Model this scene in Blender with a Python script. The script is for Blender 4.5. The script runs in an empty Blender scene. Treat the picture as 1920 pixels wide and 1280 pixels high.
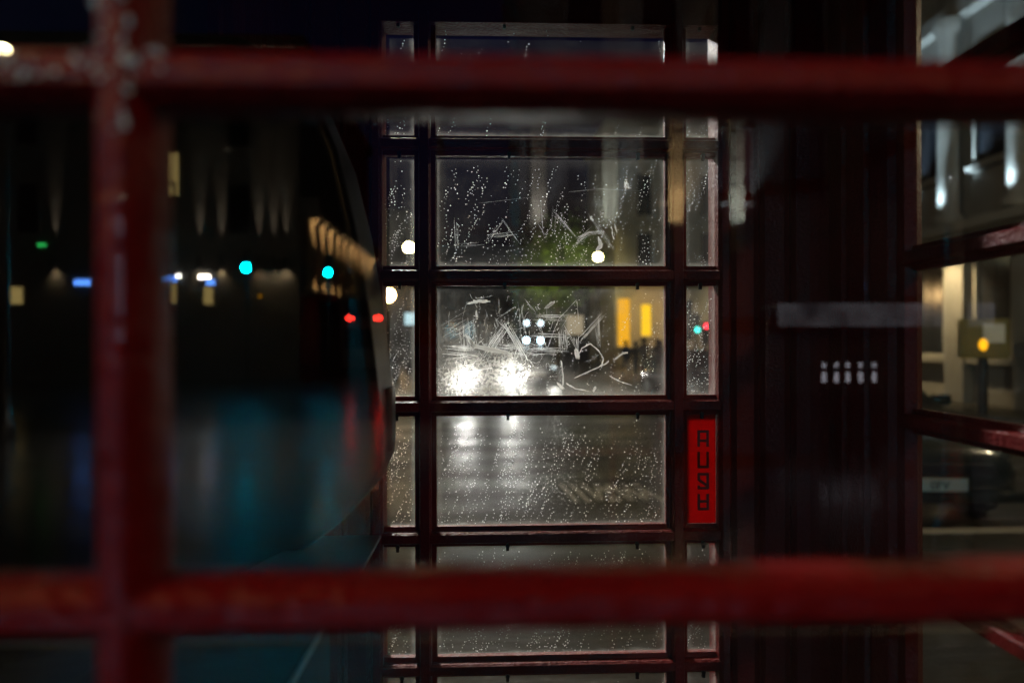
import bpy, bmesh, math, random
from mathutils import Vector, Matrix
R = math.radians
sc = bpy.context.scene
rnd = random.Random(11)

# ------------------------------------------------------------------ camera, sky, exposure
cam_d = bpy.data.cameras.new('camera'); cam = bpy.data.objects.new('camera', cam_d)
sc.collection.objects.link(cam); sc.camera = cam
cam.location = (0, 0, 1.55); cam.rotation_euler = (R(90), R(0.15), R(-2.0))
cam_d.lens = 24; cam_d.sensor_width = 36; cam_d.clip_start = 0.01; cam_d.clip_end = 2000
cam_d.dof.use_dof = True; cam_d.dof.focus_distance = 1.045; cam_d.dof.aperture_fstop = 2.6
cam_d.dof.aperture_blades = 9

w = bpy.data.worlds.new('World'); sc.world = w; w.use_nodes = True
nt = w.node_tree; bg = nt.nodes['Background']
sky = nt.nodes.new('ShaderNodeTexSky'); sky.sky_type = 'NISHITA'; sky.sun_disc = False
sky.sun_elevation = R(-2.6); sky.sun_rotation = R(200); sky.air_density = 1.4; sky.dust_density = 0.0; sky.ozone_density = 5.0
nt.links.new(sky.outputs[0], bg.inputs[0]); bg.inputs[1].default_value = 0.15

vs = sc.view_settings; vs.view_transform = 'Standard'; vs.look = 'None'; vs.exposure = 0; vs.gamma = 1
cy = sc.cycles
cy.use_denoising = True; cy.use_adaptive_sampling = False; cy.max_bounces = 7; cy.diffuse_bounces = 2; cy.glossy_bounces = 4
cy.transmission_bounces = 6; cy.transparent_max_bounces = 24
cy.caustics_reflective = False; cy.caustics_refractive = False
cy.sample_clamp_indirect = 8.0; cy.blur_glossy = 0.5

# ------------------------------------------------------------------ helpers
col = sc.collection

class MB:
    def __init__(s): s.v = []; s.f = []; s.smooth = set()
    def add(s, vs, fs, smooth=False):
        o = len(s.v); s.v += [tuple(p) for p in vs]
        for f in fs:
            if smooth: s.smooth.add(len(s.f))
            s.f.append(tuple(i + o for i in f))
        return s
    def box(s, x0, x1, y0, y1, z0, z1, b=0):
        if b <= 0:
            return s.add([(x0,y0,z0),(x1,y0,z0),(x1,y1,z0),(x0,y1,z0),(x0,y0,z1),(x1,y0,z1),(x1,y1,z1),(x0,y1,z1)],
                  [(0,3,2,1),(4,5,6,7),(0,1,5,4),(1,2,6,5),(2,3,7,6),(3,0,4,7)])
        bm = bmesh.new()
        bmesh.ops.create_cube(bm, size=1)
        for q in bm.verts:
            q.co = ((x0+x1)/2 + q.co.x*(x1-x0), (y0+y1)/2 + q.co.y*(y1-y0), (z0+z1)/2 + q.co.z*(z1-z0))
        bmesh.ops.bevel(bm, geom=bm.edges[:], offset=b, segments=2, affect='EDGES', profile=.5)
        return s.bm(bm)
    def bm(s, bm, smooth=False):
        bm.verts.index_update()
        s.add([q.co[:] for q in bm.verts], [[q.index for q in f.verts] for f in bm.faces], smooth); bm.free(); return s
    def cyl(s, p0, p1, r0, r1=None, n=14, cap=True, smooth=True):
        r1 = r0 if r1 is None else r1
        p0 = Vector(p0); p1 = Vector(p1); d = (p1-p0).normalized()
        a = d.orthogonal().normalized(); b = d.cross(a)
        vs = []
        for p, r in ((p0, r0), (p1, r1)):
            for i in range(n):
                t = 2*math.pi*i/n; vs.append(p + a*math.cos(t)*r + b*math.sin(t)*r)
        s.add(vs, [(i, (i+1) % n, n+(i+1) % n, n+i) for i in range(n)], smooth)
        if cap:
            s.add(vs[:n], [tuple(reversed(range(n)))]); s.add(vs[n:], [tuple(range(n))])
        return s
    def ball(s, c, r, seg=16, ring=10, sx=1, sy=1, sz=1):
        bm = bmesh.new(); bmesh.ops.create_uvsphere(bm, u_segments=seg, v_segments=ring, radius=1)
        for q in bm.verts: q.co = (c[0]+q.co.x*r*sx, c[1]+q.co.y*r*sy, c[2]+q.co.z*r*sz)
        return s.bm(bm, True)
    def lathe(s, c, prof, n=16):
        vs = []; fs = []
        for r, z in prof:
            for i in range(n):
                t = 2*math.pi*i/n; vs.append((c[0]+r*math.cos(t), c[1]+r*math.sin(t), c[2]+z))
        for k in range(len(prof)-1):
            for i in range(n):
                fs.append((k*n+i, k*n+(i+1) % n, (k+1)*n+(i+1) % n, (k+1)*n+i))
        return s.add(vs, fs, True)
    def extrude(s, poly, axis, a0, a1, smooth=False):
        """poly: 2D points; axis x: (y,z) points, y: (x,z), z: (x,y)"""
        n = len(poly)
        def P(q, a): return (a, q[0], q[1]) if axis == 'x' else (q[0], a, q[1]) if axis == 'y' else (q[0], q[1], a)
        vs = [P(q, a0) for q in poly] + [P(q, a1) for q in poly]
        s.add(vs, [(i, (i+1) % n, n+(i+1) % n, n+i) for i in range(n)], smooth)
        s.add(vs, [tuple(range(n)), tuple(range(2*n-1, n-1, -1))])
        return s
    def mesh(s, name, mat):
        me = bpy.data.meshes.new(name); me.from_pydata(s.v, [], s.f); me.update()
        bm = bmesh.new(); bm.from_mesh(me); bmesh.ops.recalc_face_normals(bm, faces=bm.faces[:]); bm.to_mesh(me); bm.free()
        for i in s.smooth: me.polygons[i].use_smooth = True
        if mat: me.materials.append(mat)
        return me
    def build(s, name, mat, parent=None, loc=None, kind=None):
        return obj(name, s.mesh(name, mat), parent, loc, kind)

def obj(name, me, parent=None, loc=None, kind=None):
    o = bpy.data.objects.new(name, me); col.objects.link(o)
    if parent: o.parent = parent
    if loc: o.location = loc
    if kind: o['kind'] = kind
    return o

def thing(name, label, cat, loc=(0,0,0), rz=0, group=None):
    o = bpy.data.objects.new(name, None); col.objects.link(o)
    o.location = loc; o.rotation_euler = (0, 0, rz); o.empty_display_size = .2
    o['label'] = label; o['category'] = cat
    if group: o['group'] = group
    return o

def copy_tree(o, parent=None):
    c = o.copy(); col.objects.link(c); c.parent = parent
    for ch in list(o.children): copy_tree(ch, c)
    return c

def light(kind, loc, energy, color, parent=None, aim=None, size=.05, angle=60, blend=.5):
    d = bpy.data.lights.new('lamp_light', kind); d.energy = energy; d.color = color
    d.shadow_soft_size = size
    if kind == 'SPOT': d.spot_size = R(angle); d.spot_blend = blend
    o = bpy.data.objects.new('lamp_light', d); col.objects.link(o)
    o.location = loc
    if aim is not None: o.rotation_euler = Vector(aim).to_track_quat('-Z', 'Y').to_euler()
    if parent: o.parent = parent
    return o

# ------------------------------------------------------------------ materials
def mat(name):
    m = bpy.data.materials.new(name); m.use_nodes = True
    return m, m.node_tree, m.node_tree.nodes['Principled BSDF']
def N(t, typ, **kw):
    n = t.nodes.new(typ)
    for k, v in kw.items():
        if k in n.inputs: n.inputs[k].default_value = v
        else: setattr(n, k, v)
    return n
def paint(name, c, rough=.5, metal=0, var=.35, scale=6, bump=.15, bscale=40, coat=0, spec=.5):
    m, t, p = mat(name)
    tc = N(t, 'ShaderNodeTexCoord')
    n1 = N(t, 'ShaderNodeTexNoise', Scale=scale, Detail=6)
    t.links.new(tc.outputs['Object'], n1.inputs['Vector'])
    mx = N(t, 'ShaderNodeMix', data_type='RGBA')
    mx.inputs[6].default_value = (*[x*(1-var) for x in c], 1); mx.inputs[7].default_value = (*[min(1, x*(1+var)) for x in c], 1)
    t.links.new(n1.outputs[0], mx.inputs[0]); t.links.new(mx.outputs[2], p.inputs['Base Color'])
    n2 = N(t, 'ShaderNodeTexNoise', Scale=bscale, Detail=4)
    t.links.new(tc.outputs['Object'], n2.inputs['Vector'])
    b = N(t, 'ShaderNodeBump', Strength=bump, Distance=.01)
    t.links.new(n2.outputs[0], b.inputs['Height']); t.links.new(b.outputs[0], p.inputs['Normal'])
    p.inputs['Roughness'].default_value = rough; p.inputs['Metallic'].default_value = metal
    p.inputs['Coat Weight'].default_value = coat; p.inputs['Specular IOR Level'].default_value = spec
    return m
def emit(name, c, s):
    m = bpy.data.materials.new(name); m.use_nodes = True; t = m.node_tree
    t.nodes.clear(); e = N(t, 'ShaderNodeEmission', Color=(*c, 1), Strength=s); o = N(t, 'ShaderNodeOutputMaterial')
    t.links.new(e.outputs[0], o.inputs[0]); return m

def patchy_emit(name, c, lo, hi, scale):
    m = emit(name, c, lo); t = m.node_tree; e = [n for n in t.nodes if n.type == 'EMISSION'][0]
    tc = N(t, 'ShaderNodeTexCoord'); n = N(t, 'ShaderNodeTexNoise', Scale=scale, Detail=4); t.links.new(tc.outputs['Object'], n.inputs['Vector'])
    r = N(t, 'ShaderNodeMapRange'); r.inputs[1].default_value = .3; r.inputs[2].default_value = .7; r.inputs[3].default_value = lo; r.inputs[4].default_value = hi
    t.links.new(n.outputs[0], r.inputs[0]); t.links.new(r.outputs[0], e.inputs['Strength']); return m
def red_paint(name, c, bump, bscale, rough):
    m = paint(name, c, rough, var=.25, scale=9, bump=bump, bscale=bscale, coat=.05, spec=.22)
    return m
M = {}
M['red'] = red_paint('red_gloss_paint', (.20, .003, .004), .4, 150, .32)
M['red_in'] = red_paint('red_inner_paint', (.17, .010, .010), .35, 210, .42)
M['black_panel'] = paint('black_laminate', (.012, .012, .013), .55, bump=.1, spec=.25)
M['hood'] = paint('black_acrylic', (.006, .007, .008), .38, bump=.04, spec=.25)
M['steel'] = paint('brushed_steel', (.32, .33, .32), .34, metal=1, bump=.08, bscale=120)
M['rubber'] = paint('black_rubber', (.012, .012, .012), .6)
M['grime'] = paint('paint_lump', (.02, .008, .008), .5)

def asphalt(name, c, lo, hi, bump):
    m, t, p = mat(name); tc = N(t, 'ShaderNodeTexCoord')
    n1 = N(t, 'ShaderNodeTexNoise', Scale=.9, Detail=5); n2 = N(t, 'ShaderNodeTexNoise', Scale=38, Detail=4)
    n3 = N(t, 'ShaderNodeTexNoise', Scale=3.2, Detail=3); n4 = N(t, 'ShaderNodeTexNoise', Scale=9, Detail=4)
    mp = N(t, 'ShaderNodeMapping'); mp.inputs['Scale'].default_value = (.55, 1.6, 1)
    t.links.new(tc.outputs['Object'], mp.inputs[0])
    for n in (n1, n3, n4): t.links.new(mp.outputs[0], n.inputs['Vector'])
    t.links.new(tc.outputs['Object'], n2.inputs['Vector'])
    mr = N(t, 'ShaderNodeMapRange'); mr.inputs[1].default_value = .35; mr.inputs[2].default_value = .65
    mr.inputs[3].default_value = lo; mr.inputs[4].default_value = hi
    t.links.new(n1.outputs[0], mr.inputs[0]); t.links.new(mr.outputs[0], p.inputs['Roughness'])
    mx = N(t, 'ShaderNodeMix', data_type='RGBA'); mx.inputs[6].default_value = (*[q*.6 for q in c], 1); mx.inputs[7].default_value = (*[q*1.5 for q in c], 1)
    t.links.new(n3.outputs[0], mx.inputs[0]); t.links.new(mx.outputs[2], p.inputs['Base Color'])
    ad = N(t, 'ShaderNodeMath', operation='MULTIPLY_ADD'); ad.inputs[1].default_value = 2.2
    t.links.new(n4.outputs[0], ad.inputs[0]); t.links.new(n2.outputs[0], ad.inputs[2])
    b = N(t, 'ShaderNodeBump', Strength=bump, Distance=.012); t.links.new(ad.outputs[0], b.inputs['Height'])
    t.links.new(b.outputs[0], p.inputs['Normal'])
    return m
M['road'] = asphalt('wet_asphalt', (.042, .038, .032), .28, .56, .6)
M['rear_road'] = asphalt('soaked_asphalt', (.022, .021, .020), .12, .22, .07)
M['pave'] = asphalt('wet_paving', (.030, .027, .021), .25, .5, .35)
M['kerb'] = paint('granite_kerb', (.28, .26, .22), .45, bump=.3)
M['white_line'] = paint('worn_road_paint', (.45, .44, .42), .4, var=.5, scale=14)
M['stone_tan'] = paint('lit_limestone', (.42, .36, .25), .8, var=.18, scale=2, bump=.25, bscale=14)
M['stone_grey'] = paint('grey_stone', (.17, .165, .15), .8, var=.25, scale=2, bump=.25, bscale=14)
M['stone_dark'] = paint('dark_stone', (.12, .115, .105), .85, var=.3, scale=1.2, bump=.25, bscale=12)  # dark stone with a random mottle
M['win_dark'] = paint('dark_window_glass', (.012, .014, .018), .12, var=.1, bump=.02)
M['metal_black'] = paint('black_iron', (.015, .015, .016), .4)
M['car_body'] = paint('dark_green_car_paint', (.020, .026, .022), .22, var=.1, bump=.0, coat=.8)
M['car_silver'] = paint('silver_car_paint', (.30, .31, .32), .28, metal=.4, var=.05, bump=.0, coat=.6)
M['car_black'] = paint('black_car_paint', (.012, .012, .014), .22, var=.1, bump=.0, coat=.8)
M['bus_red'] = paint('bus_red', (.30, .015, .015), .3, var=.1, bump=.0, coat=.6)
M['bus_grey'] = paint('bus_grey', (.20, .20, .19), .4, var=.15, bump=.0)
M['plate'] = paint('plate_white', (.62, .58, .48), .4, var=.1)
M['letter'] = paint('black_letter', (.01, .01, .01), .5)
M['shelter'] = paint('pale_grey_fascia', (.62, .63, .66), .5, var=.1)
M['cloth1'] = paint('dark_coat', (.022, .022, .028), .9)
M['cloth2'] = paint('brown_coat', (.07, .035, .03), .9)
M['cloth3'] = paint('blue_jacket', (.03, .05, .10), .9)
M['bark'] = paint('bark', (.05, .04, .03), .9)
M['leaf'] = paint('leaf', (.10, .17, .03), .6, var=.4, scale=3)

# near glazing: clean, wet, mirrors the street behind the viewer
m = bpy.data.materials.new('clear_reflective_glass'); m.use_nodes = True; t = m.node_tree; t.nodes.clear()
tr = N(t, 'ShaderNodeBsdfTransparent', Color=(.97, .98, .97, 1)); gl = N(t, 'ShaderNodeBsdfGlossy', Roughness=.0)
lw = N(t, 'ShaderNodeLayerWeight', Blend=.32)
mm = N(t, 'ShaderNodeMath', operation='MULTIPLY_ADD'); mm.inputs[1].default_value = .5; mm.inputs[2].default_value = .055
t.links.new(lw.outputs['Fresnel'], mm.inputs[0])
mx = N(t, 'ShaderNodeMixShader'); out = N(t, 'ShaderNodeOutputMaterial')
t.links.new(mm.outputs[0], mx.inputs[0]); t.links.new(tr.outputs[0], mx.inputs[1]); t.links.new(gl.outputs[0], mx.inputs[2]); t.links.new(mx.outputs[0], out.inputs[0])
M['glass'] = m

def dirty_glass(name, W, H, base, patch, edge=.35, blob=None, tint=(.82, .80, .74), ax=0):
    m = bpy.data.materials.new(name); m.use_nodes = True; t = m.node_tree; t.nodes.clear()
    L = t.links.new
    tc = N(t, 'ShaderNodeTexCoord'); sp = N(t, 'ShaderNodeSeparateXYZ'); L(tc.outputs['Generated'], sp.inputs[0])
    def math_(op, a, b=None, c=None):
        n = N(t, 'ShaderNodeMath', operation=op)
        for i, x in enumerate((a, b, c)):
            if x is None: continue
            if hasattr(x, 'links'): L(x, n.inputs[i])
            else: n.inputs[i].default_value = x
        return n.outputs[0]
    def edge_d(o, size): return math_('MULTIPLY', math_('MINIMUM', o, math_('SUBTRACT', 1.0, o)), size)
    du = edge_d(sp.outputs[ax], W); dv = edge_d(sp.outputs[2], H)
    d = math_('SMOOTH_MIN', du, dv, .012)
    n1 = N(t, 'ShaderNodeTexNoise', Scale=55, Detail=6); L(tc.outputs['Object'], n1.inputs['Vector'])
    n2 = N(t, 'ShaderNodeTexNoise', Scale=9, Detail=7, Roughness=.68); L(tc.outputs['Object'], n2.inputs['Vector'])
    n3 = N(t, 'ShaderNodeTexNoise', Scale=240, Detail=3); L(tc.outputs['Object'], n3.inputs['Vector'])
    dd = math_('MULTIPLY_ADD', n1.outputs[0], -.010, d)
    def mr(x, a, b, c, e):
        n = N(t, 'ShaderNodeMapRange', interpolation_type='SMOOTHSTEP')
        L(x, n.inputs[0])
        for i, q in enumerate((a, b, c, e)): n.inputs[i+1].default_value = q
        return n.outputs[0]
    e1 = mr(dd, -.003, .005, edge, 0); e2 = mr(dd, 0, .022, .03, 0)
    pt = mr(n2.outputs[0], .42, .74, 0, patch)
    pt = math_('MULTIPLY', pt, mr(n1.outputs[0], .3, .65, .35, 1.0))
    fac = math_('ADD', math_('ADD', e1, e2), math_('ADD', pt, base))
    if blob:
        for (u, v, ru, rv, a) in blob:
            x = math_('DIVIDE', math_('SUBTRACT', sp.outputs[0], u), ru); y = math_('DIVIDE', math_('SUBTRACT', sp.outputs[2], v), rv)
            rr = math_('ADD', math_('MULTIPLY', x, x), math_('MULTIPLY', y, y))
            rr = math_('ADD', rr, math_('MULTIPLY', math_('SUBTRACT', n1.outputs[0], .5), 2.0))
            k = math_('MULTIPLY', mr(rr, 0, 1.3, a, 0), mr(n3.outputs[0], .40, .6, .18, 1.0))
            fac = math_('ADD', fac, k)
    fac = math_('MINIMUM', math_('MULTIPLY', fac, .42), .9)
    tl = N(t, 'ShaderNodeBsdfTranslucent', Color=(*tint, 1))
    rf = N(t, 'ShaderNodeBsdfRefraction', Color=(.9, .89, .86, 1), Roughness=.42, IOR=1.12)
    mxd = N(t, 'ShaderNodeMixShader'); mxd.inputs[0].default_value = .3; L(tl.outputs[0], mxd.inputs[1]); L(rf.outputs[0], mxd.inputs[2])
    tr = N(t, 'ShaderNodeBsdfTransparent', Color=(.96, .97, .96, 1)); gl = N(t, 'ShaderNodeBsdfGlossy', Roughness=.03)
    mg = N(t, 'ShaderNodeMixShader'); mg.inputs[0].default_value = .035; L(tr.outputs[0], mg.inputs[1]); L(gl.outputs[0], mg.inputs[2])
    mo = N(t, 'ShaderNodeMixShader'); L(fac, mo.inputs[0]); L(mg.outputs[0], mo.inputs[1]); L(mxd.outputs[0], mo.inputs[2])
    out = N(t, 'ShaderNodeOutputMaterial'); L(mo.outputs[0], out.inputs[0])
    return m

def frosted(name, c, tl_amt, clear):
    m = bpy.data.materials.new(name); m.use_nodes = True; t = m.node_tree; t.nodes.clear(); L = t.links.new
    tl = N(t, 'ShaderNodeBsdfTranslucent', Color=(*c, 1)); rf = N(t, 'ShaderNodeBsdfRefraction', Color=(1, 1, 1, 1), Roughness=.5, IOR=1.2)
    a = N(t, 'ShaderNodeMixShader'); a.inputs[0].default_value = 1-tl_amt; L(tl.outputs[0], a.inputs[1]); L(rf.outputs[0], a.inputs[2])
    tr = N(t, 'ShaderNodeBsdfTransparent'); b = N(t, 'ShaderNodeMixShader'); b.inputs[0].default_value = clear; L(a.outputs[0], b.inputs[1]); L(tr.outputs[0], b.inputs[2])
    o = N(t, 'ShaderNodeOutputMaterial'); L(b.outputs[0], o.inputs[0]); return m
M['drop'] = frosted('water_drop', (1, 1, 1), .95, .0)
M['bead'] = paint('rain_bead', (.75, .75, .75), .12, var=.0, bump=0, coat=1)
M['scratch'] = frosted('etched_scratch', (.95, .95, .95), .6, .2)
M['smear'] = frosted('dried_paint_smear', (.9, .88, .85), .75, .25)

def sticker_mat():
    m = bpy.data.materials.new('red_vinyl'); m.use_nodes = True; t = m.node_tree; t.nodes.clear(); L = t.links.new
    tc = N(t, 'ShaderNodeTexCoord'); n = N(t, 'ShaderNodeTexNoise', Scale=400, Detail=3); L(tc.outputs['Object'], n.inputs['Vector'])
    mx = N(t, 'ShaderNodeMix', data_type='RGBA'); mx.inputs[6].default_value = (.40, .007, .007, 1); mx.inputs[7].default_value = (.60, .012, .012, 1)
    L(n.outputs[0], mx.inputs[0])
    tl = N(t, 'ShaderNodeBsdfTranslucent'); L(mx.outputs[2], tl.inputs[0]); df = N(t, 'ShaderNodeBsdfPrincipled', Roughness=.4); L(mx.outputs[2], df.inputs['Base Color'])
    a = N(t, 'ShaderNodeMixShader'); a.inputs[0].default_value = .2; L(tl.outputs[0], a.inputs[1]); L(df.outputs[0], a.inputs[2])
    o = N(t, 'ShaderNodeOutputMaterial'); L(a.outputs[0], o.inputs[0]); return m
M['vinyl'] = sticker_mat()
M['vinyl_dark'] = paint('dark_red_print', (.06, .004, .004), .5)

# lights as materials
M['e_lamp'] = emit('street_lamp_glow', (1.0, .86, .48), 45)
M['e_lamp_warm'] = emit('warm_lamp_glow', (1.0, .60, .26), 75)
M['e_head'] = emit('headlight_glow', (.80, .92, 1.0), 3.2)
M['e_head_blue'] = emit('blue_white_headlight', (.62, .82, 1.0), 22)
M['e_tail'] = emit('tail_light_glow', (1.0, .02, .012), 60)
M['e_near_fill'] = emit('kerb_fill_glow', (1.0, .76, .46), 640)
M['e_near_fill_dim'] = emit('dim_kerb_fill_glow', (1.0, .80, .50), 260)
M['e_red'] = emit('red_signal', (1.0, .03, .05), 8)
M['e_teal'] = emit('green_signal', (.05, .85, .72), 7)
M['e_cyan'] = emit('cyan_signal', (.0, .62, .95), 3600)
M['e_amber_win'] = emit('amber_window', (1.0, .46, .02), 1.25)
M['e_amber_win2'] = emit('amber_window_bright', (1.0, .55, .02), 1.6)

# ------------------------------------------------------------------ ground
def struct(name, mb, m): 
    o = mb.build(name, m); o['kind'] = 'structure'; return o
struct('ground', MB().add([(-400,-400,-.13),(400,-400,-.13),(400,600,-.13),(-400,600,-.13)], [(0,1,2,3)]), M['road'])
struct('rear_road', MB().add([(-90,-90,-.126),(90,-90,-.126),(90,-3.16,-.126),(-90,-3.16,-.126)], [(0,1,2,3)]), M['rear_road'])
struct('pavement', MB().box(-14, 9, -3.0, 5.35, -.12, 0), M['pave'])
kb = bpy.data.objects.new('kerb', None); col.objects.link(kb); kb['kind'] = 'structure'
km = MB().box(-.447, .447, -.075, .075, -.13, .006, .012).mesh('kerb_stone', M['kerb'])
for k in range(25):
    obj('kerb_stone', km, kb, (-13.5 + k*.9, 5.43, 0)); obj('kerb_stone', km, kb, (-13.5 + k*.9, -3.08, 0))
struct('far_pavement', MB().box(10.4, 30, 9, 44, -.125, 0), M['pave'])

# ------------------------------------------------------------------ telephone kiosk
CX = .0955
kiosk = thing('telephone_kiosk', 'red cast-iron telephone kiosk with small glazed panes, seen close up and through', 'phone box', (CX, .66, 0))
def K(mb, name, m, kind=None, parent=None):
    # geometry given in world metres; stored relative to the kiosk's base
    if parent is None:
        mb.v = [(x-CX, y-.66, z) for x, y, z in mb.v]
        return mb.build(name, m, kiosk, None, kind)
    return mb.build(name, m, parent, None, kind)
PIT = .1968; Z0 = 1.551-5.5*PIT; Z1 = Z0+8*PIT
PROF = [(-.5,-.006),(-.40,-.013),(-.20,-.018),(.20,-.018),(.40,-.013),(.5,-.006),(.5,.005),(.30,.0075),(.27,.017),(.20,.021),(-.20,.021),(-.27,.017),(-.30,.0075),(-.5,.005)]
def bar_v(x, y, wd, sgn, z0, z1):   # vertical bar on a wall facing y
    return MB().extrude([(x+u*wd, y+v*sgn) for u, v in PROF], 'z', z0, z1)
def bar_h(z, y, wd, sgn, x0, x1, k=.93):
    return MB().extrude([(y+v*sgn*k, z+u*wd) for u, v in PROF], 'x', x0, x1)
def bar_hx(z, x, wd, sgn, y0, y1, k=.93):
    return MB().extrude([(x+v*sgn*k, z+u*wd) for u, v in PROF], 'y', y0, y1)

# far wall (inner side faces the viewer)
YF = 1.040
FX = [-.1577, -.111, -.0788, .2716, .3031, .3487]
for x in ((FX[1]+FX[2])/2, (FX[3]+FX[4])/2): K(bar_v(x, YF, .0322, -1, Z0, Z1), 'glazing_bar', M['red_in'])
for r in range(1, 8): K(bar_h(Z0+PIT*r, YF, .030, -1, FX[0]-.004, FX[5]+.004), 'glazing_bar', M['red_in'])
cl = MB().cyl((0, 0, 0), (0, .006, 0), .0032, .0025, 8).box(-.0022, .0022, 0, .005, -.0075, 0).mesh('glazing_clip', M['grime'])
for r in range(3, 9):
    for x in (.0285-.0, .2245, -.134, .327):
        obj('glazing_clip', cl, kiosk, (x+.004*rnd.uniform(-1,1)-CX, YF-.012-.66, Z0+PIT*r-.0135))
blobs5 = [(.20, .14, .26, .26, .75), (.13, .35, .25, .30, .3), (.34, .30, .16, .22, .3), (.15, .62, .2, .25, .10), (.55, .02, .30, .12, .25)]
pane_m = {}
def drops_mesh(x0, x1, z0, z1, n, y, seed, lean):
    q = random.Random(seed); mb = MB()
    bm = bmesh.new(); bmesh.ops.create_icosphere(bm, subdivisions=1, radius=1)
    bmesh.ops.delete(bm, geom=[f for f in bm.faces if f.calc_center_median().y < -.05], context='FACES'); bm.verts.index_update()
    base = [v.co.copy() for v in bm.verts]; fc = [[v.index for v in f.verts] for f in bm.faces]; bm.free()
    cnt = 0
    while cnt < n:
        x = q.uniform(x0+.004, x1-.004); z = q.uniform(z0+.004, z0 + (z1-z0)*(1-.12*q.random()))
        for k in range(q.choice((1, 1, 2, 4, 6, 9, 12))):
            if not (x0+.002 < x < x1-.002 and z0+.002 < z < z1-.003): break
            r = q.choice((.00045, .00055, .0006, .0007, .0008, .0010))
            mb.add([(x+c.x*r*q.uniform(.85, 1.15), y+c.y*r*.7, z+c.z*r) for c in base], fc, True); cnt += 1
            st = q.uniform(.0036, .0085); a = lean+q.gauss(0, .42)
            x -= st*math.sin(a); z -= st*math.cos(a)
    return mb
panes = {}
for r in range(0, 8):
    for c, (a, b) in enumerate(((FX[0], FX[1]), (FX[2], FX[3]), (FX[4], FX[5]))):
        z0 = Z0+PIT*r+.015; z1 = z0+PIT-.030
        wide = c == 1
        base, patch = {7: (.010, .02), 6: (.014, .05), 5: (.010, .22), 4: (.010, .04), 3: (.008, .03)}.get(r, (.02, .05))
        if c == 2: base += .015; patch += .03
        key = (r if wide else -r-1 if c == 0 else 50+r)
        mt = dirty_glass('dirty_glass', b-a, .17, base, patch, .22, blobs5 if (r == 5 and wide) else None)
        o = K(MB().box(a-.002, b+.002, YF-.002, YF+.002, z0-.002, z1+.002), 'glass_pane', mt)
        panes[r, c] = o
        if r >= 2 and not (r == 4 and c == 2):
            n = {7: 150, 6: 900, 5: 700, 4: 1250, 3: 1000, 2: 200}[r] if wide else {7: 30, 6: 130, 5: 200, 4: 190, 3: 150, 2: 20}[r]
            mb = drops_mesh(a, b, z0, z1, n, YF+.0025, r*7+c, .35)
            mb.v = [(x-CX, y-.66, z) for x, y, z in mb.v]
            mb.build('water_drops', M['drop'], o, None, 'stuff')

# scratched lettering and dried smears on two panes (pane-local, in 1/1000 of the pane's size: u right, v down)
def strokes(r, lst, name, m, width):
    a, b = FX[2], FX[3]; zt = Z0+PIT*(r+1)-.015; mb = MB(); q = random.Random(r+len(lst))
    y = YF-.0027
    def P(u, v): return (a+(b-a)*u-CX, zt-.167*v)
    for pts, n, sx, sy, wd in lst:
        for k in range(int(n*1.7) if n > 2 else n):
            ox, oy = (q.uniform(-sx, sx), q.uniform(-sy, sy)) if n > 1 else (0, 0)
            pl = []
            for i in range(len(pts)-1):
                (u0, v0), (u1, v1) = pts[i], pts[i+1]; S = 6
                for j in range(S + (i == len(pts)-2)):
                    f = j/S; pl.append(P((u0+(u1-u0)*f+ox)/429, (v0+(v1-v0)*f+oy)/205))
            if n > 1: pl = pl[q.randint(0, 2):len(pl)-q.randint(0, 2)]
            pl = [(x+q.gauss(0, .00025), z+q.gauss(0, .00025)) for x, z in pl]
            L = len(pl); vs = []
            for i, (x, z) in enumerate(pl):
                x2, z2 = pl[min(i+1, L-1)]; x1, z1 = pl[max(i-1, 0)]
                d = Vector((x2-x1, z2-z1)); d = d.normalized() if d.length > 1e-7 else Vector((1, 0))
                hw = width*wd*q.uniform(.35, 1.2)*(.35 if i in (0, L-1) else 1)
                vs += [(x-d.y*hw, y-.66, z+d.x*hw), (x+d.y*hw, y-.66, z-d.x*hw)]
            mb.add(vs, [(2*i, 2*i+1, 2*i+3, 2*i+2) for i in range(L-1)])
        y -= .00004
    mb.build(name, m, panes[r, 1], None, 'stuff')
qs = random.Random(77); fine = []
for k in range(170):
    u, v = qs.gauss(120, 62), qs.gauss(118, 38)
    if not (8 < u < 300 and 20 < v < 195): continue
    a_ = qs.choice((.05, .1, 1.05, 1.2, 2.1, 1.55))+qs.gauss(0, .18); l_ = qs.uniform(8, 34)
    fine.append(([(u, v), (u+l_*math.cos(a_)*.55, v-l_*math.sin(a_)*.55+qs.gauss(0, 2)), (u+l_*math.cos(a_), v-l_*math.sin(a_))], 1, 0, 0, qs.uniform(.5, 1.3)))
strokes(5, [f_ for f_ in fine if all(4 < p_[0] < 425 and 4 < p_[1] < 201 for p_ in f_[0])], 'fine_scratches', M['scratch'], .00020)
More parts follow.
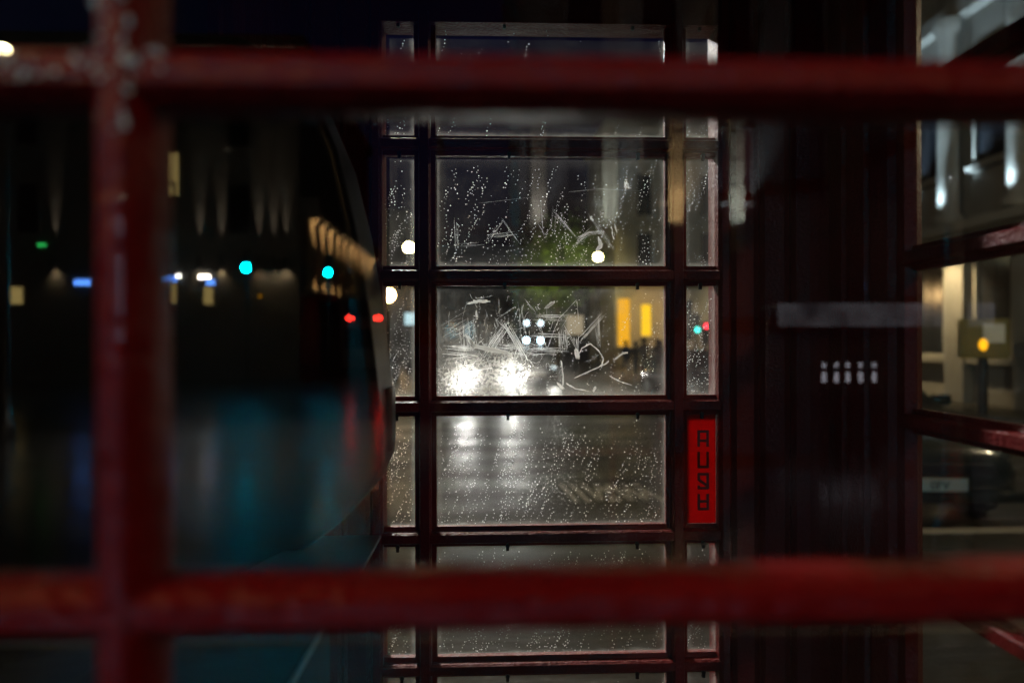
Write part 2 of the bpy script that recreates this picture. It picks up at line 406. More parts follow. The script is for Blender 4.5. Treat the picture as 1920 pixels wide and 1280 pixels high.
strokes(5, [([(17,118),(80,122)],14,6,9,1), ([(56,60),(60,118)],11,16,6,1), ([(88,132),(132,68)],9,9,5,1), ([(128,66),(168,138)],11,9,6,1),
 ([(165,24),(152,78)],2,1,1,1), ([(165,24),(188,56)],2,1,1,1.2), ([(184,12),(74,92)],2,2,2,.9), ([(104,56),(142,92),(168,134)],2,2,2,1.1),
 ([(180,58),(242,60)],7,6,5,1), ([(180,90),(242,93)],6,6,4,1), ([(176,120),(244,124)],8,6,7,1), ([(234,82),(236,122)],9,9,6,1),
 ([(194,72),(206,118),(228,62),(262,26),(265,62)],1,0,0,1.3), ([(236,72),(278,142)],2,2,2,.9), ([(261,92),(262,116)],6,5,4,.9),
 ([(264,105),(312,52)],6,6,4,1), ([(300,52),(302,118)],5,5,5,.9), ([(112,110),(160,116)],6,12,5,1), ([(150,35),(158,95)],2,8,6,.8), ([(20,90),(70,60)],6,12,16,.7), ([(30,150),(90,140)],8,20,14,.8)],
 'scratches', M['scratch'], .00026)
strokes(5, [([(57,32),(78,29),(104,28)],2,1,2.5,4.5), ([(75,38),(75,58)],2,1,1,3.5), ([(202,40),(212,34),(220,28)],3,2,3,4), ([(56,92),(70,112),(130,124),(140,132)],3,3,3,4),
 ([(258,112),(264,138)],3,3,3,3.2), ([(266,128),(272,116),(287,108),(302,120),(312,135),(308,154)],1,0,0,2.2), ([(252,174),(282,162),(317,146),(322,140)],2,.5,.8,2.4),
 ([(330,140),(348,127),(360,124)],2,1,1,3), ([(322,168),(342,179),(364,186)],1,0,0,2.2), ([(242,182),(258,192),(284,197)],1,0,0,2.2), ([(232,140),(236,170),(234,196)],2,2,2,2.6),
 ([(295,197),(300,186)],2,3,2,5), ([(222,182),(240,196)],2,3,2,4), ([(154,150),(146,172)],3,4,4,4), ([(110,60),(116,76)],1,0,0,2)],
 'dried_smears', M['smear'], .00042)
strokes(6, [([(124,118),(88,170)],4,3,3,.9), ([(124,118),(152,160)],4,3,3,.9), ([(92,150),(148,143)],5,3,4,1), ([(38,118),(40,170)],5,4,4,.8), ([(42,166),(88,163)],4,3,3,.8),
 ([(196,84),(200,150)],2,1,2,.9), ([(186,120),(202,146),(222,120)],2,2,2,.9), ([(218,100),(262,152)],7,5,5,.9), ([(262,154),(285,142),(312,140)],8,4,4,1.1), ([(286,110),(332,172)],7,4,4,1),
 ([(252,174),(292,134)],7,4,4,.9), ([(247,66),(300,60),(382,63)],1,0,0,1), ([(78,88),(180,76)],1,0,0,.7), ([(228,92),(222,140)],5,10,8,.6)],
 'scratches', M['scratch'], .00015)
strokes(6, [([(304,150),(308,166),(300,176)],3,2,2,3.5), ([(288,112),(294,120)],2,1,1,3), ([(355,45),(360,66)],3,4,4,3), ([(330,130),(336,150)],3,5,5,3)], 'dried_smears', M['smear'], .0004)

# red vinyl strip with stacked letters in the narrow right-hand pane
st = bpy.data.objects.new('vinyl_sticker', MB().box(FX[4]+.0002, FX[5]-.0002, YF-.0034, YF-.0027, Z0+PIT*4+.0155, Z0+PIT*5-.0155).mesh('vinyl_sticker', M['vinyl']))
for q in st.data.vertices: q.co.x -= CX; q.co.y -= .66
col.objects.link(st); st.parent = kiosk; st['label'] = 'red strip of stacked block letters'
sx0 = FX[4]-CX; sw = FX[5]-FX[4]; sz1 = Z0+PIT*5-.0155; sh = PIT-.031
def letter(segs):
    mb = MB(); yy = YF-.0036-.66
    for k, (xa, ya, xb, yb) in enumerate(segs):
        p = Vector((xa, ya)); q = Vector((xb, yb)); d = (q-p).normalized(); p = p-d*9; q = q+d*9; nrm = Vector((-d.y, d.x))*13
        pts = [p+nrm, q+nrm, q-nrm, p-nrm]
        vs = []
        for dy in (-.0002-.00003*k, .0002):
            for s_ in pts: vs.append((sx0+sw*(s_.x-130)/300, yy+dy, sz1-sh*(s_.y-95)/1075))
        mb.add(vs, [(0,1,2,3),(7,6,5,4),(0,1,5,4),(1,2,6,5),(2,3,7,6),(3,0,4,7)])
    mb.build('letter', M['vinyl_dark'], st)
l, r_ = 256, 347
letter([(l,262,l,405),(l,262,r_,262),(r_,262,r_,405),(l,353,r_,353)])
letter([(l,472,l,612),(l,614,r_,614),(r_,472,r_,612)])
letter([(l,686,r_,686),(r_,686,r_,822),(l,686,l,738),(l,740,r_-14,796),(l,824,r_,824),(l,806,l,824)])
letter([(l,890,l,1030),(r_,890,r_,1030),(l,956,r_,956),(l,1032,r_,1032)])

# near wall (outer side faces the viewer)
YN = .266
NB = (-.1345, .331)
NX = [-.2415, -.146, -.123, .3195, .3425, .4325]
for x in NB: K(bar_v(x, YN, .0198, 1, Z0, Z1), 'glazing_bar', M['red'])
NZ = [1.6478 + (k)*.1965 for k in range(-6, 3)]
NZ = [z for z in NZ if Z0 < z < Z1+.05]
for z in NZ[:-1] if NZ[-1] > Z1 else NZ:
    K(bar_h(z, YN, .0215, 1, NX[0]-.004, NX[5]+.004), 'glazing_bar', M['red'])
zz = [Z0] + [z for z in NZ if z < Z1] + [Z1]
for i in range(len(zz)-1):
    for a, b in ((NX[0], NX[1]), (NX[2], NX[3]), (NX[4], NX[5])):
        K(MB().box(a-.002, b+.002, YN-.002, YN+.002, zz[i]+.009, zz[i+1]-.009), 'glass_pane', M['glass'])

# rain beads hanging on the upper left of the near bars
qb = random.Random(5); mb = MB()
bm = bmesh.new(); bmesh.ops.create_icosphere(bm, subdivisions=2, radius=1); bv = [v.co.copy() for v in bm.verts]; bf = [[v.index for v in f.verts] for f in bm.faces]; bm.free()
for k in range(110):
    if k % 2: x, z = -.1345+qb.uniform(-.007, .007), qb.uniform(1.625, 1.70)
    else: x, z = qb.uniform(-.20, -.115), 1.6478+qb.uniform(-.006, .007)
    r = qb.uniform(.0006, .0015); yb = YN-.0175
    mb.add([(x+c.x*r, yb+c.y*r*.6, z+c.z*r) for c in bv], bf, True)
K(mb, 'rain_beads', M['bead'], 'stuff')

# right wall: glazed in wide panes
XR = .520
right_m = dirty_glass('dirty_side_glass', .46, .17, .003, .015, .12, ax=1)
RY = (.345, .810)
for r in range(1, 8): K(bar_hx(Z0+PIT*r, XR, .030, -1, RY[0], RY[1]), 'glazing_bar', M['red_in'])
for r in range(0, 8):
    K(MB().box(XR-.002, XR+.002, RY[0]-.002, RY[1]+.002, Z0+PIT*r+.013, Z0+PIT*(r+1)-.013), 'glass_pane', right_m)

# corner posts with stepped mouldings
def prof_far(s):
    P = [(.349,1.07),(.349,1.024),(.353,1.016),(.362,1.013),(.3665,1.019),(.372,1.010),(.398,1.010),(.402,1.003),(.407,1.008),(.411,1.000),(.440,1.000),(.444,.992),(.448,.996),(.452,.986),(.472,.986),
         (.480,.976),(.487,.960),(.487,.925),(.494,.920),(.489,.914),(.493,.880),(.500,.876),(.496,.870),(.500,.838),(.508,.832),(.508,.816),(.520,.810),(.531,.818),(.565,.880),(.565,1.07)]
    return [(CX+(x-CX)*s, y) for x, y in P]
K(MB().extrude(prof_far(1), 'z', 0, 2.20), 'corner_post', M['red_in'])
K(MB().extrude(prof_far(-1), 'z', 0, 2.20), 'corner_post', M['red_in'])
K(MB().box(-.374, -.2415, .235, .300, 0, 2.20, .006), 'corner_post', M['red'])
K(MB().box(.4325, .565, .235, .345, 0, 2.20, .006), 'corner_post', M['red'])
K(MB().box(-.374, -.335, .300, .810, 0, 2.20), 'back_wall', M['red'])
K(MB().box(-.332, -.322, .310, .800, .5, 2.10, .002), 'back_panel', M['black_panel'])
# rails above and below the glazing
K(MB().box(FX[0]-.001, FX[5]+.001, 1.022, 1.068, Z1-.016, 2.20), 'top_rail', M['red_in'])
K(MB().box(FX[0]-.001, FX[5]+.001, 1.022, 1.068, 0, Z0+.016), 'bottom_panel', M['red_in'])
K(MB().box(NX[0], NX[5], .240, .292, Z1-.010, 2.20), 'top_rail', M['red'])
K(MB().box(NX[0], NX[5], .240, .292, 0, Z0+.010), 'bottom_panel', M['red'])
K(MB().box(.500, .562, .345, .810, Z1-.014, 2.20), 'top_rail', M['red_in'])
K(MB().box(.500, .562, .345, .810, 0, Z0+.014), 'bottom_panel', M['red_in'])
K(MB().box(-.39, .58, .22, 1.09, 2.203, 2.42, .02), 'fascia', M['red'])
dome = MB()
g = 9
vs = []; 
for i in range(g):
    for j in range(g):
        u, v = i/(g-1)*2-1, j/(g-1)*2-1
        vs.append((CX+u*.47, .655+v*.42, 2.42+.14*(1-u*u)*(1-.4*v*v)+.14*(1-v*v)*(1-.4*u*u)*.5))
dome.add(vs, [(i*g+j, (i+1)*g+j, (i+1)*g+j+1, i*g+j+1) for i in range(g-1) for j in range(g-1)], True)
K(dome, 'dome_roof', M['red'])
K(MB().box(-.40, .59, .21, 1.10, -.004, .11, .01), 'plinth', M['black_panel'])

# ------------------------------------------------------------------ payphone on the kiosk's back wall
ph = thing('payphone', 'black payphone hood with rounded outline and steel shelf inside the kiosk', 'payphone', (-.322, .70, 1.25))
def PH(mb, name, m): mb.v = [(x+.322, y-.70, z-1.25) for x, y, z in mb.v]; return mb.build(name, m, ph)
hp = [(-.322,1.86),(-.250,1.858),(-.205,1.835),(-.178,1.806),(-.152,1.744),(-.134,1.669),(-.121,1.588),(-.113,1.519),(-.107,1.456),(-.108,1.425),(-.121,1.397),(-.147,1.369),(-.178,1.345),(-.216,1.322),(-.272,1.297),(-.322,1.285)]
bm = bmesh.new(); fv = [bm.verts.new((x, .690, z)) for x, z in hp]; f = bm.faces.new(fv)
ex = bmesh.ops.extrude_face_region(bm, geom=[f]); bmesh.ops.translate(bm, verts=[e for e in ex['geom'] if isinstance(e, bmesh.types.BMVert)], vec=(0, .115, 0))
bmesh.ops.bevel(bm, geom=[e for e in bm.edges if abs(e.verts[0].co.y-e.verts[1].co.y) < .001], offset=.012, segments=4, affect='EDGES', profile=.6)
PH(MB().bm(bm, True), 'hood', M['hood'])
PH(MB().box(-.112, -.104, .742, .772, 1.430, 1.500, .003), 'edge_grip', M['steel'])
PH(MB().box(-.320, -.149, .800, .955, 1.277, 1.282, .0015), 'shelf', M['steel'])
PH(MB().extrude([(-.320,1.28),(-.205,1.335),(-.168,1.338),(-.163,1.343),(-.205,1.341),(-.320,1.286)], 'y', .56, .735), 'leaflet_tray', M['steel'])
PH(MB().box(-.320, -.150, .38, .655, 1.00, 1.292, .006), 'coin_box', M['black_panel'])
PH(MB().cyl((-.148,.39,1.294),(-.148,.64,1.294),.0022), 'steel_edge', M['steel'])

# ------------------------------------------------------------------ vehicles
def loft(st, closed=True):
    mb = MB(); n = len(st[0]); vs = [p for s_ in st for p in s_]
    fs = [(k*n+i, k*n+(i+1) % n, (k+1)*n+(i+1) % n, (k+1)*n+i) for k in range(len(st)-1) for i in range(n)]
    fs += [tuple(range(n)), tuple(range(len(vs)-n, len(vs)))]
    return mb.add(vs, fs, True)
wheel_me = MB().cyl((-.11,0,0),(.11,0,0),.31,.31,24).mesh('tyre', M['rubber'])
rim_me = MB().cyl((-.115,0,0),(.115,0,0),.19,.19,16).mesh('rim', M['steel'])
def car(label, loc, rz, body, head=None, spot=0, tail=None, group=None, plate=None, spotcol=(1,.95,.90)):
    """front towards -y"""
    t = thing('car', label, 'car', loc, rz, group)
    S = [(-2.10,.60,.36,.58),(-2.04,.74,.24,.68),(-1.85,.83,.19,.77),(-1.5,.865,.17,.84),(-1.0,.88,.17,.92),(-.6,.885,.17,.97),(.5,.89,.17,1.0),(1.3,.885,.17,1.02),(1.75,.86,.2,1.02),(2.0,.79,.28,.95),(2.1,.64,.4,.8)]
    st = []
    for y, hw, zb, zt in S:
        h = zt-zb
        st.append([(-hw*.86,y,zb),(hw*.86,y,zb),(hw,y,zb+h*.25),(hw,y,zb+h*.62),(hw*.95,y,zt-h*.12),(hw*.78,y,zt-.01),(hw*.35,y,zt+.02),(-hw*.35,y,zt+.02),(-hw*.78,y,zt-.01),(-hw*.95,y,zt-h*.12),(-hw,y,zb+h*.62),(-hw,y,zb+h*.25)])
    loft(st).build('body', M[body], t)
    C0 = [(-.84,-.86,.95),(.84,-.86,.95),(.83,1.85,1.0),(-.83,1.85,1.0)]; C1 = [(-.62,-.12,1.41),(.62,-.12,1.41),(.62,1.15,1.44),(-.62,1.15,1.44)]
    def quad(a, b, c, d, name, m, inset=.06, th=.012):
        a, b, c, d = map(Vector, (a, b, c, d)); ce = (a+b+c+d)/4; n = (b-a).cross(d-a).normalized()
        if n.dot(ce-Vector((0,.5,1.0))) < 0: n = -n
        q = [p+(ce-p).normalized()*inset+n*.004 for p in (a, b, c, d)]
        MB().add(q+[p-n*th for p in q], [(0,1,2,3),(7,6,5,4),(0,1,5,4),(1,2,6,5),(2,3,7,6),(3,0,4,7)]).build(name, m, t)
    MB().add(C0+C1, [(0,1,5,4),(1,2,6,5),(2,3,7,6),(3,0,4,7),(4,5,6,7)]).build('cabin', M[body], t)
    quad(C0[0], C0[1], C1[1], C1[0], 'windscreen', M['win_dark'], .07)
    quad(C0[2], C0[3], C1[3], C1[2], 'rear_window', M['win_dark'], .09)
    quad(C0[1], C0[2], C1[2], C1[1], 'side_window', M['win_dark'], .10); quad(C0[3], C0[0], C1[0], C1[3], 'side_window', M['win_dark'], .10)
    for x in (-.80, .80):
        for y in (-1.32, 1.28):
            wo = obj('wheel', wheel_me, t, (x, y, .31)); obj('rim', rim_me, wo)
        MB().box(x*1.12-.09, x*1.12+.09, -.72, -.60, .98, 1.10, .03).build('wing_mirror', M[body], t)
        hl = MB().ball((x*.78, -1.985, .655), .095, 14, 8, 1.25, .5, .7).build('headlight', M[head] if head else M['steel'], t)
        MB().ball((x*.86, 2.03, .80), .10, 12, 8, .9, .5, 1.1).build('tail_light', M[tail] if tail else M['bus_red'], t)
        if spot: light('SPOT', (x*.78, -2.12, .65), spot, spotcol, t, (x*.0, -1, .012), .09, 75, .9)
    MB().box(-.52, .52, -2.125, -2.06, .50, .60, .015).build('grille', M['metal_black'], t)
    MB().box(-.80, .80, -2.14, -2.0, .26, .36, .03).build('bumper', M[body], t)
    pl = MB().box(-.26, .26, -2.158, -2.142, .37, .48).build('number_plate', M['plate'], t)
    if plate:
        cu = bpy.data.curves.new('plate_text', 'FONT'); cu.body = plate; cu.size = .105; cu.align_x = 'CENTER'; cu.extrude = .001
        to = bpy.data.objects.new('plate_text', cu); col.objects.link(to)
        bpy.context.view_layer.update()
        me = bpy.data.meshes.new_from_object(to); bpy.data.objects.remove(to)
        me.materials.clear(); me.materials.append(M['letter'])
        lo = obj('plate_letters', me, pl, (0.02, -2.160, .388)); lo.rotation_euler = (R(90), 0, 0)
    return t
cars = 'cars coming towards the kiosk with headlights on'
car('silver car with glaring headlights coming first towards the kiosk', (-.05, 20.5, -.13), R(2), 'car_silver', 'e_head', 150, group=cars)
car('black car with bluish headlights following behind the silver car', (1.75, 28, -.13), R(3), 'car_black', 'e_head', 90, group=cars)
car('dark car with white headlights waiting beside the walking people', (6.0, 19.5, -.13), R(14), 'car_black', 'e_head_blue', 30, group=cars, spotcol=(.6,.8,1))
car('silver car at the far kerb below the traffic signals', (9.8, 24.0, -.13), R(8), 'car_silver', 'e_lamp', 0, group=cars)
car('dark car parked nose-in at the kerb, number plate lit, beyond the side glazing', (4.05, 7.95, -.13), R(-4), 'car_body', plate='0FV')
car('black car parked along the left kerb far ahead', (-4.6, 27, -.13), R(0), 'car_black')

def bus(label, loc, rz, bodym, lights):
    t = thing('bus', label, 'bus', loc, rz)
    MB().box(-1.22, 1.22, 0, 10.5, .35, 4.25, .14).build('body', M[bodym], t)
    MB().box(-1.05, 1.05, -.03, .05, 1.35, 2.35, .02).build('windscreen', M['win_dark'], t)
    MB().box(-1.05, 1.05, -.03, .05, 2.95, 3.85, .02).build('upper_window', M['win_dark'], t)
    for s in (-1, 1):
        for k in range(5):
            MB().box(s*1.225-.01, s*1.225+.01, 1.2+k*1.8, 2.7+k*1.8, 1.4, 2.3).build('side_window', M['win_dark'], t)
        for y in (1.9, 8.3):
            wo = obj('wheel', wheel_me, t, (s*1.10, y, .48)); wo.scale = (1, 1.5, 1.5)
    for x, z, r, mt, nm in lights: MB().ball((x, -.03, z), r, 14, 8, 1, .4, 1).build(nm, M[mt], t)
    return t
M['e_busw'] = emit('bus_marker', (.7, .85, 1.0), 9)
bus('dark double-decker bus with four bluish white lamps behind the oncoming cars', (3.85, 58, -.13), R(0), 'car_black',
    [(-.60, 1.78, .20, 'e_head_blue', 'headlight'), (.60, 1.76, .20, 'e_head_blue', 'headlight'), (-.58, 3.25, .18, 'e_busw', 'marker_lamp'), (.62, 3.2, .18, 'e_busw', 'marker_lamp')])
bus('grey bus driving away behind the viewer with two red tail lamps', (-6.33, -34.6, -.13), R(180), 'bus_grey',
    [(-.78, 2.9, .11, 'e_tail', 'tail_lamp'), (.78, 2.9, .11, 'e_tail', 'tail_lamp'), (-.60, 2.88, .08, 'e_tail', 'tail_lamp'), (.60, 2.88, .08, 'e_tail', 'tail_lamp')])

# ------------------------------------------------------------------ street furniture
def street_lamp(label, loc, h, globe, group=None, r=.19, light_e=0, colr=(1,.8,.5)):
    t = thing('street_lamp', label, 'street lamp', loc, 0, group)
    MB().lathe((0,0,0), [(.16,0),(.16,.3),(.11,.36),(.085,1.0),(.06,h-.55),(.05,h-.3)], 12).build('post', M['metal_black'], t)
    MB().lathe((0,0,h-.3), [(.05,0),(.16,.05),(.17,.09),(.05,.11)], 12).build('lantern_base', M['metal_black'], t)
    MB().ball((0,0,h), r).build('globe', M[globe], t)
    MB().lathe((0,0,h+r*.86), [(r*.75,0),(r*.5,.08),(.03,.16),(.0,.24)], 12).build('finial', M['metal_black'], t)
    return t
gl_ = 'globe street lamps ahead'
street_lamp('globe street lamp with pale yellow light on the left side of the street', (-4.05, 35.2, -.13), 6.5, 'e_lamp', gl_, .26)
street_lamp('globe street lamp glowing beside the green tree', (6.45, 39.8, -.13), 6.6, 'e_lamp', gl_, .24)
street_lamp('warm orange globe street lamp far down the left kerb', (-6.55, 45.2, -.13), 4.75, 'e_lamp_warm', gl_, .42)

def signal(label, loc, rz, lit, z, h=.9, mt='e_red', r=.10, group=None, cat='traffic light'):
    t = thing('traffic_light', label, cat, loc, rz, group)
    MB().cyl((0,.06,0),(0,.06,z+h*.55),.055).build('post', M['metal_black'], t)
    MB().box(-.16,.16,-.08,.02,z-h/2,z+h/2,.03).build('signal_head', M['metal_black'], t)
    for k in range(3):
        zz_ = z+h*.31-k*h*.31
        MB().ball((0,-.085,zz_), r if k == lit else .09, 14, 8, 1, .35, 1).build('lens', M[mt] if k == lit else M['win_dark'], t)
        MB().cyl((0,-.08,zz_),(0,-.22,zz_+.01),.115,.115,12,False).build('visor', M['metal_black'], t)
    return t
sg = 'traffic lights ahead'
signal('traffic light showing red in front of the stone building', (8.9, 27.7, -.13), 0, 0, 2.0, .9, 'e_red', .11, sg)
signal('traffic light showing green left of the red one', (9.30, 30.2, -.13), 0, 2, 2.45, .9, 'e_teal', .11, sg)
sb = 'green signals behind the viewer'
signal('nearer cyan green signal reflected above the wet road', (-9.75, -27.4, -.13), R(180), 2, 4.96, .9, 'e_cyan', .15, sb)
signal('farther cyan green signal reflected beside the colonnade', (-6.68, -28.3, -.13), R(180), 2, 4.86, .9, 'e_cyan', .15, sb)
M['e_sign_blue'] = emit('pale_blue_sign', (.55, .80, .90), 1.3)
t = thing('road_sign', 'pale blue lit road sign on a post at the left kerb', 'sign', (-3.40, 30.1, -.13))
MB().cyl((0,.05,0),(0,.05,2.8),.04).build('post', M['metal_black'], t); MB().box(-.26,.26,-.02,.02,2.42,2.95,.01).build('sign_face', M['e_sign_blue'], t)
M['e_box'] = emit('lit_beige_panel', (.80, .63, .42), .55)
t = thing('advert_panel', 'square beige backlit panel on a stand below the tree', 'panel', (5.08, 39.85, -.13))
MB().box(-.08,.08,-.05,.05,0,2.2).build('stand', M['metal_black'], t); MB().box(-.5,.5,-.06,.06,2.06,3.2,.03).build('panel_face', M['e_box'], t)
# yellow sign box on the right-hand pavement
M['yellow'] = paint('yellow_cabinet', (.15, .115, .01), .5); M['e_orange'] = emit('orange_light', (1.0, .42, .01), 2.2)
t = thing('yellow_cabinet', 'yellow roadside cabinet with a small orange lamp in front of the columned building', 'cabinet', (10.13, 13.65, 0), R(-30))
MB().box(-.42,.42,-.25,.25,1.18,1.98,.03).build('cabinet_body', M['yellow'], t); MB().cyl((0,0,0),(0,0,1.2),.09).build('post', M['metal_black'], t)
MB().box(-.02,.34,-.27,-.252,1.50,1.88).build('paper_notice', M['plate'], t); MB().ball((-.02,-.27,1.46),.075,12,8,1,.5,1.6).build('lamp', M['e_orange'], t)

# ------------------------------------------------------------------ people
def person(label, loc, rz, coat, stride, h, group):
    t = thing('person', label, 'person', loc, rz, group)
    s = h/1.75
    J = {'pel':(0,0,.95,.15),'spine':(0,.0,1.2,.15),'chest':(0,.0,1.38,.17),'neck':(0,0,1.52,.065),'head':(0,-.02,1.62,.10),'top':(0,-.01,1.74,.085)}
    ch = [('pel','spine'),('spine','chest'),('chest','neck'),('neck','head'),('head','top')]
    for sd, k in ((-1, stride), (1, -stride)):
        n = 'lr'[sd > 0]
        J['hip'+n] = (.10*sd,0,.88,.10); J['kn'+n] = (.10*sd,-.5*k+.02-abs(k)*.1,.48,.068); J['an'+n] = (.10*sd,-.7*k+.1*(k<0),.08,.05); J['toe'+n] = (.11*sd,-.7*k-.15,.04,.045)
        J['sh'+n] = (.19*sd,0,1.42,.075); J['el'+n] = (.26*sd,.22*k+.03,1.15,.052); J['ha'+n] = (.25*sd,.35*k-.08,.92,.04); J['fi'+n] = (.24*sd,.36*k-.12,.83,.03)
        ch += [('pel','hip'+n),('hip'+n,'kn'+n),('kn'+n,'an'+n),('an'+n,'toe'+n),('chest','sh'+n),('sh'+n,'el'+n),('el'+n,'ha'+n),('ha'+n,'fi'+n)]
    ks = list(J); me = bpy.data.meshes.new('figure')
    me.from_pydata([tuple(c*s for c in J[k][:3]) for k in ks], [(ks.index(a), ks.index(b)) for a, b in ch], [])
    me.materials.append(M[coat]); o = obj('body', me, t)
    md = o.modifiers.new('skin', 'SKIN')
    for i, k in enumerate(ks):
        me.skin_vertices[0].data[i].radius = (J[k][3]*s, J[k][3]*s*.8); me.skin_vertices[0].data[i].use_root = k == 'pel'
    o.modifiers.new('sub', 'SUBSURF').render_levels = 1
    MB().ball((0, .02*s, 1.70*s), .115*s, 12, 8).build('hair', M['cloth1'], t)
    return t
pg = 'people walking at the crossing ahead'
for i, (x, y, lab, c) in enumerate([(6.3, 29, 'person in a dark coat walking at the left end of the crossing group', 'cloth1'), (6.9, 30, 'person in a brown coat walking second in the crossing group', 'cloth2'),
        (7.35, 29.4, 'person in a dark coat walking third in the crossing group', 'cloth1'), (7.8, 30.6, 'person in a blue jacket in the middle of the crossing group', 'cloth3'),
        (8.25, 29.6, 'person in a brown coat walking before the signal post', 'cloth2'), (6.6, 32.5, 'person in a blue jacket walking behind the crossing group', 'cloth3'), (7.6, 33.0, 'person in a brown coat farthest back in the crossing group', 'cloth2')]):
    person(lab, (x, y, -.13), R(rnd.uniform(-60, 60)), c, rnd.uniform(-.45, .45), rnd.uniform(1.62, 1.82), pg)

# ------------------------------------------------------------------ tree
def tree(label, loc, h, cr, n, seed):
    q = random.Random(seed); t = thing('street_tree', label, 'tree', loc)
    mb = MB().cyl((0,0,0),(0,.05,h*.45),.20,.13); tips = []
    for k in range(9):
        a = q.uniform(0, 6.28); z = h*(.32+.05*k); p = Vector((0,.03,z)); e = p+Vector((math.cos(a)*cr*.7, math.sin(a)*cr*.7, h*.22))
        mb.cyl(p, e, .07, .02, 7); tips.append(e)
    mb.build('trunk', M['bark'], t); cm = MB()
    for k in range(n):
        e = q.choice(tips); p = e+Vector((q.gauss(0,cr*.28), q.gauss(0,cr*.28), q.gauss(0,h*.10)))
        a = Vector((q.gauss(0,1), q.gauss(0,1), q.gauss(0,.6))).normalized(); b = a.orthogonal().normalized(); s = q.uniform(.10,.22)
        cm.add([p-a*s, p+b*s*.5, p+a*s, p-b*s*.5], [(0,1,2,3)])
    cm.build('crown', M['leaf'], t)
    return t
tree('street tree with yellow-green leaves lit by the lamp beside it', (4.7, 46.0, -.13), 9.0, 2.6, 5000, 3)
light('SPOT', (5.9, 39.9, 6.0), 1500, (1, .85, .35), None, (-.5, 3.0, -.3), .2, 100, .8).name = 'lamp_light'

# ------------------------------------------------------------------ buildings
def win_mesh(w_, h_):
    fr = MB()
    fr.box(-w_/2-.10, -w_/2, -.10, .02, -.10, h_+.12); fr.box(w_/2, w_/2+.10, -.10, .02, -.10, h_+.12)
    fr.box(-w_/2, w_/2, -.10, .02, h_, h_+.12); fr.box(-w_/2, w_/2, -.095, .02, -.10, 0)
    return fr
def facade_windows(t, wallm, W_, H_, spots, glassm='win_dark'):
    """spots (x, z, material) on a wall facing -y at local y=0"""
    fm = win_mesh(W_, H_).mesh('window', wallm)
    gm = {}
    sm = MB().box(-W_/2-.2, W_/2+.2, -.22, .02, -.22, -.101).mesh('sill', wallm)
    for x, z, g_ in spots:
        g_ = g_ or glassm
        if g_ not in gm: gm[g_] = MB().box(-W_/2, W_/2, -.03, .02, 0, H_).box(-.03, .03, -.045, .01, .002, H_-.002).mesh('pane', M[g_])
        wo = obj('window', fm, t, (x, -.012, z)); obj('pane', gm[g_], wo, (0, 0, 0)); obj('sill', sm, wo, (0, 0, 0))
def building(label, loc, rz, W_, D_, H_, wallm, spots, ww=1.3, wh=2.2, ledges=(), name='stone_building'):
    t = thing(name, label, 'building', loc, rz)
    MB().box(-W_/2, W_/2, 0, D_, 0, H_).build('wall', wallm, t)
    for z, p, h_ in ledges: MB().box(-W_/2-.05, W_/2+.05, -p, .02, z, z+h_, .03).build('ledge', wallm, t)
    MB().box(-W_/2-.3, W_/2+.3, -.3, D_+.1, H_+.002, H_+.6, .05).build('cornice', wallm, t)
    facade_windows(t, wallm, ww, wh, spots)
    return t
# ahead, right of the street: tan building with amber windows
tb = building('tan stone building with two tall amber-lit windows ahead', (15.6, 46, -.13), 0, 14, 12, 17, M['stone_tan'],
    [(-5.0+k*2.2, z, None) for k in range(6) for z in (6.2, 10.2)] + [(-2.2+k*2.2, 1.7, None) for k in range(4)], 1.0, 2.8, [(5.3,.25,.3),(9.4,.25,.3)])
facade_windows(tb, M['stone_tan'], .66, 2.1, [(-4.9, 2.05, 'e_amber_win2')])
facade_windows(tb, M['stone_tan'], .82, 3.2, [(-6.42, 1.35, 'e_amber_win')])
light('SPOT', (-5.5, -5.0, 4.6), 1100, (1, .66, .30), tb, (.2, 1.0, -.35), .2, 75, 1.0)
light('SPOT', (1.0, -5.0, 4.6), 1000, (1, .85, .58), tb, (.2, 1.0, -.2), .2, 90, 1.0)
building('dark stone building closing the left side of the street ahead', (-17.5, 62, -.13), 0, 20, 12, 13, M['stone_dark'], [(-8+k*2.6, z, None) for k in range(7) for z in (2, 6, 10)])
building('dark low building at the end of the street between the bus and the tree', (0.5, 90, -.13), 0, 22, 12, 13.5, M['stone_dark'], [(-8+k*2.6, z, None) for k in range(7) for z in (2, 6, 10)])
# right-hand building with uplit columns (faces -x)
rb = building('grey stone building with balcony and bluish uplit columns beyond the side glazing', (12.0, 18, 0), R(-90), 22, 10, 16, M['stone_grey'],
    [(-9.2+k*2.3, z, None) for k in range(9) for z in (5.9, 11.2)] + [(-9.2+k*2.3, 1.2, None) for k in range(9)], 1.1, 2.4, [(4.2,.7,.25),(9.6,.35,.4)])
for k in range(10):
    x = -10.3+k*2.3
    MB().lathe((x,-.42,4.47), [(.34,0),(.34,.18),(.25,.24),(.24,2.0),(.21,4.7),(.30,4.8),(.32,5.1)], 14).build('column', M['stone_grey'], rb)
    MB().box(x-.35, x+.35, -.30, -.02, 0, 4.19, .02).build('pier', M['stone_grey'], rb)
for x in (-5.7, -3.4, -1.1, 1.2, 3.5): light('SPOT', (x+.1,-.95,4.7), 1700, (.62,.82,1), rb, (0,.30,1), .1, 70, .8)
for x in (-1.1, 1.2): light('SPOT', (x, -1.4, 3.9), 800, (1,.72,.38), rb, (0,.75,-1), .1, 80, .8)

